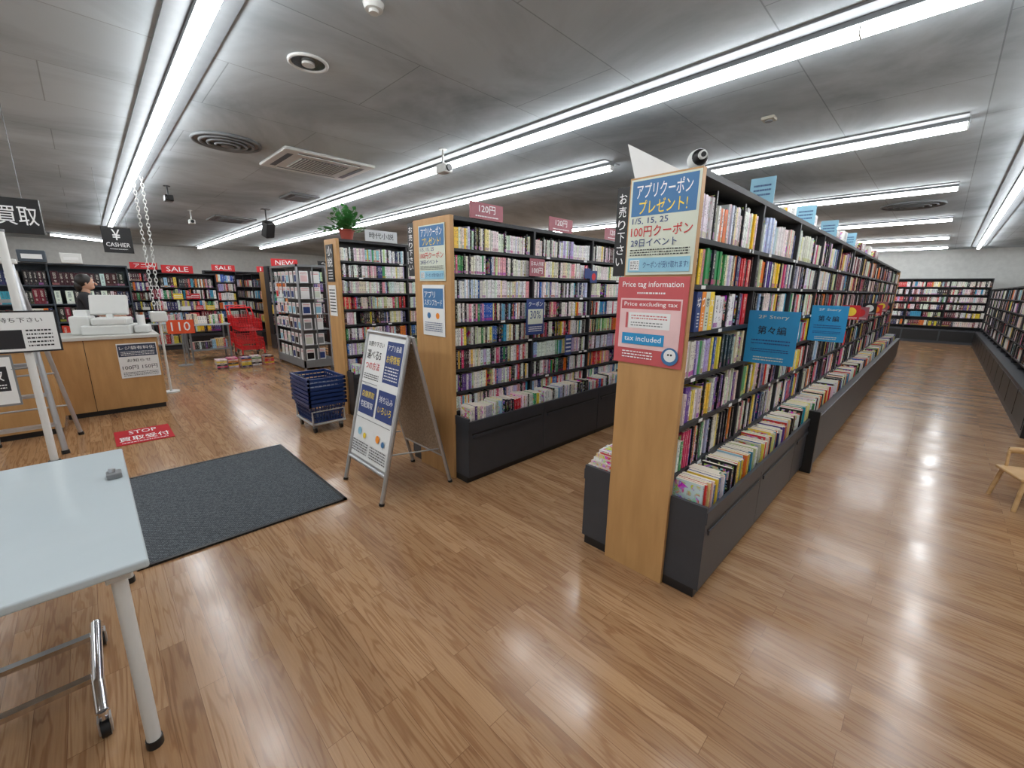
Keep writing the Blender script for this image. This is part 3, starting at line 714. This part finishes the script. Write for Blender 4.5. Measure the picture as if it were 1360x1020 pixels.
# ------------------------------------------------------------------ folding table and trolley
e=empty('folding_table')
mb=MB()
mb.rbox(-1.75,.02,1.6,2.86,.69,.72,LAM,.008,seg=3)
mb.box(-1.65,-.1,1.7,1.73,.64,.69,WPL); mb.box(-1.65,-.1,2.73,2.76,.64,.69,WPL)
mb.box(-.12,-.08,1.7,2.76,.64,.69,WPL)
for x,y in ((-.055,1.66),(-.055,2.8),(-1.69,1.66),(-1.69,2.8)):
    mb.cyl((x,y,.03),(x,y,.69),.02,WPL,16); mb.cyl((x,y,0),(x,y,.03),.024,BK,16)
    mb.rbox(x-.03,x+.03,y-.03,y+.03,.66,.69,WPL,.004)
mb.obj('table_frame',e)
mb=MB(); mb.rbox(-.05,.0,2.4,2.46,.72,.745,GREY,.005); mb.cyl((-.03,2.43,.745),(-.03,2.43,.76),.012,ALU); mb.obj('table_clamp')
mb=MB()
def castor(x,y):
    mb.cyl((x-.012,y,.03),(x+.012,y,.03),.03,BK,16); mb.box(x-.018,x-.013,y-.02,y+.02,.02,.075,ALU); mb.box(x+.013,x+.018,y-.02,y+.02,.02,.075,ALU); mb.cyl((x,y,.07),(x,y,.1),.012,CHROME)
castor(-.17,1.82); castor(-.17,2.35); castor(-1.2,1.82); castor(-1.2,2.35)
mb.tube([(-.17,1.82,.1),(-.17,1.9,.16),(-.17,2.27,.16),(-.17,2.35,.1)],.018,CHROME,12)
mb.tube([(-1.2,1.82,.1),(-1.2,1.9,.16),(-1.2,2.27,.16),(-1.2,2.35,.1)],.018,CHROME,12)
mb.box(-1.2,-.17,1.94,1.97,.135,.155,CHROME); mb.box(-1.2,-.17,2.2,2.23,.135,.155,CHROME)
mb.obj('chrome_trolley_base')

# ------------------------------------------------------------------ child's chair
e=empty('child_wooden_chair')
mb=MB()
T=Matrix.Translation((4.80,-.70,0))@Matrix.Rotation(math.radians(20),4,'Z')@Matrix.Scale(.93,4)
def tp(p): return T@Vector(p)
for sx in (-1,1):
    mb.cyl(tp((sx*.17,.15,0)),tp((sx*.14,.12,.26)),.014,BIRCH,10); mb.cyl(tp((sx*.17,-.16,0)),tp((sx*.14,-.12,.26)),.014,BIRCH,10)
    mb.cyl(tp((sx*.16,-.12,.26)),tp((sx*.17,-.14,.42)),.012,BIRCH,10); mb.cyl(tp((sx*.15,.1,.26)),tp((sx*.165,.1,.4)),.01,BIRCH,10)
mb.rbox(-.17,.17,-.15,.16,.25,.275,BIRCH,.01,T)
n=16; pts=[]
for i in range(n+1):
    a=math.pi*i/n; pts.append(((.175*math.cos(a)),.1-.26*math.sin(a),.41+.03*math.sin(a)))
for a,b in zip(pts[:-1],pts[1:]):
    vs=[]
    for p in (a,b):
        for (k,z) in ((1,-.03),(1.07,-.03),(1.07,.02),(1,.02)): vs.append(tp((p[0]*k,.1+(p[1]-.1)*k,p[2]+z)))
    mb.add(vs,[(0,1,5,4),(1,2,6,5),(2,3,7,6),(3,0,4,7)],BIRCH,True)
for x in (-.06,.06): mb.cyl(tp((x,-.13,.27)),tp((x,-.15,.43)),.008,BIRCH,8)
mb.obj('chair_frame',e)

# ------------------------------------------------------------------ ceiling fittings
def ac(x0,x1,y0,y1,m=WPL,name='ceiling_air_conditioner'):
    mb=MB(); mb.rbox(x0,x1,y0,y1,ZC-.035,ZC,m,.012)
    w=x1-x0;h=y1-y0; cx=(x0+x1)/2; cy=(y0+y1)/2
    mb.box(cx-w*.27,cx+w*.27,cy-h*.27,cy+h*.27,ZC-.04,ZC-.034,GREY)
    for i in range(16):
        x=cx-w*.26+w*.52*i/15; mb.box(x-.004,x+.004,cy-h*.26,cy+h*.26,ZC-.046,ZC-.04,m)
    for s in (-1,1):
        mb.box(cx-w*.34,cx+w*.34,cy+s*h*.4-.03,cy+s*h*.4+.03,ZC-.037,ZC-.033,BK)
        mb.box(cx+s*w*.4-.03,cx+s*w*.4+.03,cy-h*.34,cy+h*.34,ZC-.037,ZC-.033,BK)
        mb.box(cx-w*.34,cx+w*.34,cy+s*h*.4-.008,cy+s*h*.4+.012,ZC-.045,ZC-.037,m)
    mb.obj(name)
ac(1.73,2.76,5.18,6.12); ac(2.2,3.0,11.2,12.1,GREY); ac(2.55,3.0,7.55,8.15,GREY)
def ring_vent(x,y,R,name='round_air_diffuser'):
    mb=MB(); mb.cyl((x,y,ZC-.01),(x,y,ZC),R,GREY,36)
    for k in range(4): mb.torus((x,y,ZC-.012-.008*k),R*(1-.22*k),.016,HOUS,seg=36)
    mb.cyl((x,y,ZC-.05),(x,y,ZC-.03),R*.2,HOUS,24); mb.obj(name)
ring_vent(1.28,5.52,.3); ring_vent(10.0,.62,.4)
mb=MB(); mb.torus((1.28,3.24,ZC-.004),.115,.012,WPL,seg=32); mb.cyl((1.28,3.24,ZC-.006),(1.28,3.24,ZC-.001),.11,mat('downlight_reflector',(90,92,94),.15,metal=.9),32); mb.cyl((1.28,3.24,ZC-.02),(1.28,3.24,ZC-.006),.04,WPL,20); mb.obj('recessed_downlight')
mb=MB(); mb.cyl((1.3,2.37,ZC-.03),(1.3,2.37,ZC),.045,WPL,24,.055); mb.cyl((1.3,2.37,ZC-.045),(1.3,2.37,ZC-.03),.025,WPL,20); mb.obj('smoke_detector')
for x,y in ((2.55,.86),(4.35,1.3)):
    mb=MB(); mb.rbox(x-.05,x+.05,y-.05,y+.05,ZC-.025,ZC,mat('beige_plastic',(170,165,150)),.006); mb.cyl((x,y,ZC-.035),(x,y,ZC-.024),.03,GREY,16); mb.obj('ceiling_sensor')
def cam(x,y,z,m=WPL,s=1):
    mb=MB(); mb.cyl((x,y,ZC),(x,y,z+.04*s),.01*s,m,8); mb.cyl((x,y,ZC-.01),(x,y,ZC),.04*s,m,16)
    mb.rbox(x-.05*s,x+.05*s,y-.09*s,y+.06*s,z-.04*s,z+.04*s,m,.012*s); mb.cyl((x,y-.09*s,z),(x,y-.11*s,z),.03*s,BK,16); mb.obj('ceiling_camera')
cam(2.95,4.05,2.8,WPL,1.1); cam(1.12,8.6,2.82,BK,1.1); cam(1.75,11,2.78,WPL,1)
mb=MB(); T=Matrix.Translation((2.75,9.6,2.62))@Matrix.Rotation(.5,4,'X')@Matrix.Rotation(.4,4,'Z')@Matrix.Scale(.75,4)
mb.rbox(-.12,.12,-.1,.1,-.2,.2,BK,.02,T); mb.cyl((2.75,9.65,2.7),(2.75,9.65,ZC),.015,BK); mb.box(2.68,2.82,9.58,9.72,ZC-.01,ZC,BK); mb.obj('ceiling_speaker')

# ------------------------------------------------------------------ potted plant on row 1
e=empty('potted_plant')
mb=MB(); px_,py_=2.3,5.1; b0=.0205
mb.cyl((px_,py_,2.06+b0),(px_,py_,2.17+b0),.06,POT,20,.085); mb.torus((px_,py_,2.17+b0),.085,.01,POT,seg=24)
mb.cyl((px_,py_,2.165+b0),(px_,py_,2.17+b0),.08,BK,16)
mb.obj('pot',e)
mb=MB()
for i in range(85):
    a=random.uniform(0,2*math.pi); el=random.uniform(.1,1.3); L=random.uniform(.14,.32)
    d=Vector((math.cos(a)*math.cos(el),math.sin(a)*math.cos(el),math.sin(el)))
    base=Vector((px_,py_,2.19)); tip=base+d*L+Vector((0,0,-.05*math.cos(el)))
    mb.cyl(base,tip,.0025,GREEN,4)
    side=d.cross(Vector((0,0,1))).normalized()
    for k in range(4):
        c=base.lerp(tip,.4+.2*k); s=random.choice((-1,1)); q=side*s*.06+Vector((0,0,random.uniform(-.02,.03)))
        dd=(tip-base).normalized()*.022
        mb.add([c,c+q*.5+dd,c+q,c+q*.5-dd],[(0,1,2,3)],GREEN)
mb.obj('foliage',e)

# ------------------------------------------------------------------ background displays
def cabinet(x0,x1,y0,y1,H,name='glass_display_cabinet'):
    e=empty(name); mb=MB()
    for x in (x0,x1-.03):
        for y in (y0,y1-.03): mb.box(x,x+.03,y,y+.03,0.0,H,ALU)
    mb.box(x0,x1,y0,y1,H-.04,H,GREY); mb.box(x0,x1,y0,y1,.04,.18,GREY)
    mb.box((x0+x1)/2-.01,(x0+x1)/2+.01,y0+.02,y1-.02,.18,H-.04,GREY)
    k=5
    for i in range(1,k+1):
        z=.18+(H-.22)*i/(k+1); mb.box(x0+.01,x1-.01,y0+.01,y1-.01,z-.008,z,GREY)
    mb.obj('frame',e)
    g=MB(); cols=[WHITE,PINKL,LBLUE,GREY,RED,CREAM,NAVY,BK]
    n=int((y1-y0)/.22); nx=max(1,int((x1-x0)/.2))
    for i in range(k+1):
        z=.18+(H-.22)*i/(k+1)
        for j in range(n):
            y=y0+.06+j*.22
            if y+.18>y1: continue
            panel(g,(x0+.03,y+.17,z+.001),(0,-1,0),UP,.15,.21,[('r',.1,.1,.9,.65,random.choice(cols)),('l',.1,.7,.9,.92,2,RED)],back=WHITE)
        for j in range(nx):
            x=x0+.06+j*.2
            if x+.16>x1-.03: continue
            panel(g,(x,y0+.03,z+.001),(1,0,0),UP,.15,.21,[('r',.1,.1,.9,.65,random.choice(cols)),('l',.1,.7,.9,.92,2,RED)],back=WHITE)
    g.obj('displayed_cards',e)
cabinet(2.72,3.3,8.2,9.7,1.92); cabinet(2.95,3.4,7.0,7.5,1.92)
mb=MB(); mb.rbox(3.05,3.35,7.1,7.4,1.921,2.18,mat('blue_box',(30,70,160)),.01); mb.box(3.1,3.3,7.098,7.1,1.97,2.1,WHITE); mb.obj('blue_storage_box')

def cart(x,y):
    e=empty('red_shopping_cart'); mb=MB()
    for dx in (0,.42):
        for dy in (0,.6):
            mb.cyl((x+dx-.012,y+dy,.05),(x+dx+.012,y+dy,.05),.05,BK,14); mb.cyl((x+dx,y+dy,.08),(x+dx,y+dy,.35),.014,REDP,8)
    for z in (.2,.6):
        for i in range(8): yy=y+.6*i/7; mb.cyl((x,yy,z),(x+.42,yy,z),.006,REDP,5)
        mb.tube([(x,y,z),(x+.42,y,z),(x+.42,y+.6,z),(x,y+.6,z),(x,y,z)],.01,REDP,6)
        for h in (.08,.16,.24): mb.tube([(x,y,z+h),(x+.42,y,z+h),(x+.42,y+.6,z+h),(x,y+.6,z+h),(x,y,z+h)],.006,REDP,5)
        for i in range(9):
            xx=x+.42*i/8; mb.cyl((xx,y,z),(xx,y,z+.24),.005,REDP,5); mb.cyl((xx,y+.6,z),(xx,y+.6,z+.24),.005,REDP,5)
        for i in range(11):
            yy=y+.6*i/10; mb.cyl((x,yy,z),(x,yy,z+.24),.005,REDP,5); mb.cyl((x+.42,yy,z),(x+.42,yy,z+.24),.005,REDP,5)
    for dx in (0,.42): mb.tube([(x+dx,y+.6,.3),(x+dx,y+.62,.9),(x+dx,y+.75,1.05)],.014,REDP,8)
    mb.cyl((x,y+.75,1.05),(x+.42,y+.75,1.05),.018,REDP,10)
    mb.obj('cart_frame',e)
cart(2.2,10.3); cart(2.35,11.4)

def media_case(x0,x1,y,H=1.95,sign=None,name='media_bookcase'):
    e=wall_case((x0,y,0),(1,0,0),(0,-1,0),x1-x0,H,[H-.33,H-.6,H-.87,H-1.14,H-1.41],.35,name=name,pal={'white':4,'vivid':4,'dark':3,'pastel':1,'maroon':1},wt=(.02,.06),bookh=(.15,.23))
    if sign:
        mb=MB()
        for x,s,c in sign: panel(mb,(x,y-.02,H),(1,0,0),UP,.6,.18,[('t',s,.15,.2,.85,.8,WINK)],back=c,thick=.02)
        # small price cards clipped to the shelves
        for k in range(int((x1-x0)*5)):
            xx=random.uniform(x0+.05,x1-.25); zz=random.choice([H-.34,H-.61,H-.88,H-1.15])
            panel(mb,(xx,y+.002-.01,zz),(1,0,0),UP,random.uniform(.1,.2),random.uniform(.08,.14),[('l',.1,.2,.9,.8,2,WINK)],back=random.choice([RED,RED,YEL,ORANGE,WHITE,MAUVE]))
        mb.obj('header_signs',e)
    return e
media_case(.75,2.2,16.2,sign=[(1.0,'アニメ',RED)]); media_case(2.6,5.0,15.6,sign=[(2.8,'SALE',RED),(4.0,'110',RED)]); media_case(5.2,8.5,14.5,sign=[(5.5,'NEW',RED)])
media_case(1.1,2.4,13.0,1.8,sign=[(1.35,'SALE',RED)]); media_case(3.2,6.0,11.6,2.0,sign=[(3.3,'NEW',RED),(4.4,'SALE',BK)])
media_case(3.6,6,9.0,2.0,sign=[(3.7,'NEW',RED)])
for (x,y0,y1) in ((3.25,12.4,15.0),(.2,12.5,15.5)):
    e=wall_case((x,y1,0),(0,-1,0),(-1,0,0),y1-y0,1.85,[1.5,1.2,.9,.6],.35,name='gondola_bookcase',pal={'white':3,'vivid':3,'dark':3,'maroon':1},wt=(.02,.05))
    mb=MB(); mb.box(x-.02,x+.32,y0-.03,y0,0,1.88,WOOD); mb.obj('end_panel',e)
def table(x0,x1,y0,y1,H=.75,name='display_table'):
    e=empty(name); mb=MB(); mb.rbox(x0,x1,y0,y1,H-.03,H,LAM,.006)
    for x in (x0+.04,x1-.04):
        for y in (y0+.04,y1-.04): mb.cyl((x,y,0),(x,y,H-.03),.018,GREY,8)
    mb.box(x0+.04,x1-.04,y0+.04,y1-.04,.2,.22,GREY)
    mb.obj('table_frame',e)
    bk=Books()
    bk.row((x0+.05,y0+.2,H),(1,0,0),(0,-1,0),x1-x0-.1,.15,.22,.14,{'white':3,'vivid':4,'dark':1,'pastel':2},(.02,.04))
    bk.row((x0+.05,y0+.2,.22),(1,0,0),(0,-1,0),x1-x0-.1,.15,.22,.14,{'white':3,'vivid':4,'dark':1,'pastel':2},(.02,.04))
    bk.obj('stacked_books',e)
table(1.35,2.1,10.6,11.2); table(.9,1.5,12.0,12.4,.7)
mb=MB(); panel(mb,(1.0,10.2,.62),(1,0,0),UP,.42,.26,[('t','110',.15,.2,.85,.85,WINK)],back=mat('orange_sign',(225,84,40)),thick=.01)
mb.cyl((1.2,10.21,0.01),(1.2,10.21,.62),.01,GREY,8); mb.cyl((1.2,10.21,0),(1.2,10.21,.015),.12,GREY,20); mb.obj('price_sign_stand')
mb=Books()
for i in range(5):
    for k in range(6):
        mb.book(Vector((1.55+i*.2,9.3+.1*(i%2),k*.03)),Vector((1,0,0)),Vector((0,-1,0)),.16,.029,.22,pick({'white':2,'vivid':4,'dark':2}),art=(k==5))
mb.obj('stack_of_books_on_floor')
wall_case((-3.3,10.3,0),(1,0,0),(0,-1,0),3.9,1.85,[1.5,1.2,.9,.6],.45,name='back_counter_shelving',pal={'white':2,'dark':5,'vivid':1,'maroon':1},wt=(.03,.09),bookh=(.14,.24),frame=SLATE)
mb=MB()
for i,(x,w,h) in enumerate(((-1.1,.35,.2),(-.65,.3,.18),(-.2,.25,.16))):
    mb.rbox(x,x+w,10.05,10.28,1.851,1.85+h,[GREY,SLATE,WPL][i],.01); mb.box(x+.04,x+w-.04,10.046,10.05,1.9,1.85+h-.06,WHITE)
mb.obj('storage_boxes')

# ------------------------------------------------------------------ shop clerk
def skin_obj(name,verts,edges,radii,m,parent,root=0,sub=2):
    me=bpy.data.meshes.new(name); me.from_pydata(verts,edges,[]); o=bpy.data.objects.new(name,me); COL.objects.link(o)
    md=o.modifiers.new('Skin','SKIN'); md.use_smooth_shade=True
    for i,r in enumerate(radii):
        rr=(r,r) if not isinstance(r,tuple) else r
        me.skin_vertices[0].data[i].radius=rr; me.skin_vertices[0].data[i].use_root=(i==root)
    sd=o.modifiers.new('Sub','SUBSURF'); sd.levels=sub; sd.render_levels=sub
    me.materials.append(m); o.parent=parent; return o
e=empty('shop_clerk'); e.location=(-.02,9.2,0)
def P(x,y,z): return (x,y,z)
body=[P(0,0,.92),P(0,0,1.08),P(.01,0,1.25),P(.02,0,1.36),P(.03,0,1.42),
      P(.01,.17,1.34),P(.06,.21,1.12),P(.01,-.17,1.34),P(.06,-.21,1.12),
      P(0,.09,.86),P(.02,.1,.48),P(-.02,.1,.09),P(0,-.09,.86),P(.02,-.1,.48),P(-.02,-.1,.09),P(.1,.1,.04),P(.1,-.1,.04)]
be=[(0,1),(1,2),(2,3),(3,4),(3,5),(5,6),(3,7),(7,8),(0,9),(9,10),(10,11),(0,12),(12,13),(13,14),(11,15),(14,16)]
skin_obj('clothed_body',body,be,[(.13,.12),(.12,.11),(.14,.12),(.11,.1),.06,.065,.045,.065,.045,.09,.065,.05,.09,.065,.05,.04,.04],CLOTH,e)
for s in (-1,1):
    skin_obj('forearm',[P(.06,s*.21,1.13),P(.2,s*.17,1.06),P(.31,s*.12,1.05),P(.37,s*.11,1.05)],[(0,1),(1,2),(2,3)],[.04,.036,.026,.03],SKIN,e)
    for k in range(4):
        yy=s*.11+(k-1.5)*.02; L=(.06,.075,.07,.055)[k]
        skin_obj('finger',[P(.375,yy,1.055),P(.375+L*.6,yy,1.05),P(.375+L,yy,1.03)],[(0,1),(1,2)],[.009,.008,.007],SKIN,e,sub=1)
    skin_obj('thumb',[P(.35,s*.11-s*.025,1.05),P(.385,s*.11-s*.05,1.04),P(.41,s*.11-s*.05,1.03)],[(0,1),(1,2)],[.01,.009,.008],SKIN,e,sub=1)
mb=MB()
mb.cyl((.03,0,1.38),(.045,0,1.49),.05,SKIN,16)
mb.ball((.055,0,1.545),.1,SKIN,24,(.9,.76,1.14)); mb.ball((.085,0,1.49),.06,SKIN,16,(1,.85,.8))
mb.cyl((.14,0,1.555),(.168,0,1.525),.008,SKIN,8,.014); mb.ball((.165,0,1.525),.014,SKIN,8)
for s in (-1,1):
    mb.ball((.133,s*.032,1.555),.012,WHITE,10); mb.ball((.142,s*.032,1.555),.006,BK,8); mb.ball((.05,s*.078,1.54),.024,SKIN,10,(.6,.35,1)); mb.box(.136,.142,s*.032-.015,s*.032+.015,1.577,1.582,HAIR)
mb.rbox(.135,.147,-.022,.022,1.487,1.495,mat('lips',(170,90,85)),.002)
mb.obj('head',e)
mb=MB(); mb.ball((.03,0,1.575),.108,HAIR,24,(.92,.84,1.0)); mb.ball((-.03,0,1.5),.065,HAIR,16,(.8,1,1.2)); mb.obj('hair',e)

# ------------------------------------------------------------------ camera
f=558.;H=1.55; p=math.radians(12.8); r=math.radians(.8)
F=Vector((math.cos(p)/2**.5,math.cos(p)/2**.5,-math.sin(p))); R0=Vector((1,-1,0))/2**.5; U0=R0.cross(F)
R=R0*math.cos(r)+U0*math.sin(r); U=U0*math.cos(r)-R0*math.sin(r)
cd=bpy.data.cameras.new('camera'); cd.sensor_width=36; cd.lens=f/1360*36; cd.clip_start=.02; cd.clip_end=100
co=bpy.data.objects.new('camera',cd); COL.objects.link(co)
co.matrix_world=Matrix(((R.x,U.x,-F.x,0),(R.y,U.y,-F.y,0),(R.z,U.z,-F.z,H),(0,0,0,1)))
scene.camera=co
w=bpy.data.worlds.new('world'); scene.world=w; w.use_nodes=True; w.node_tree.nodes['Background'].inputs[0].default_value=(.8,.85,.9,1); w.node_tree.nodes['Background'].inputs[1].default_value=.3
scene.view_settings.view_transform='Standard'
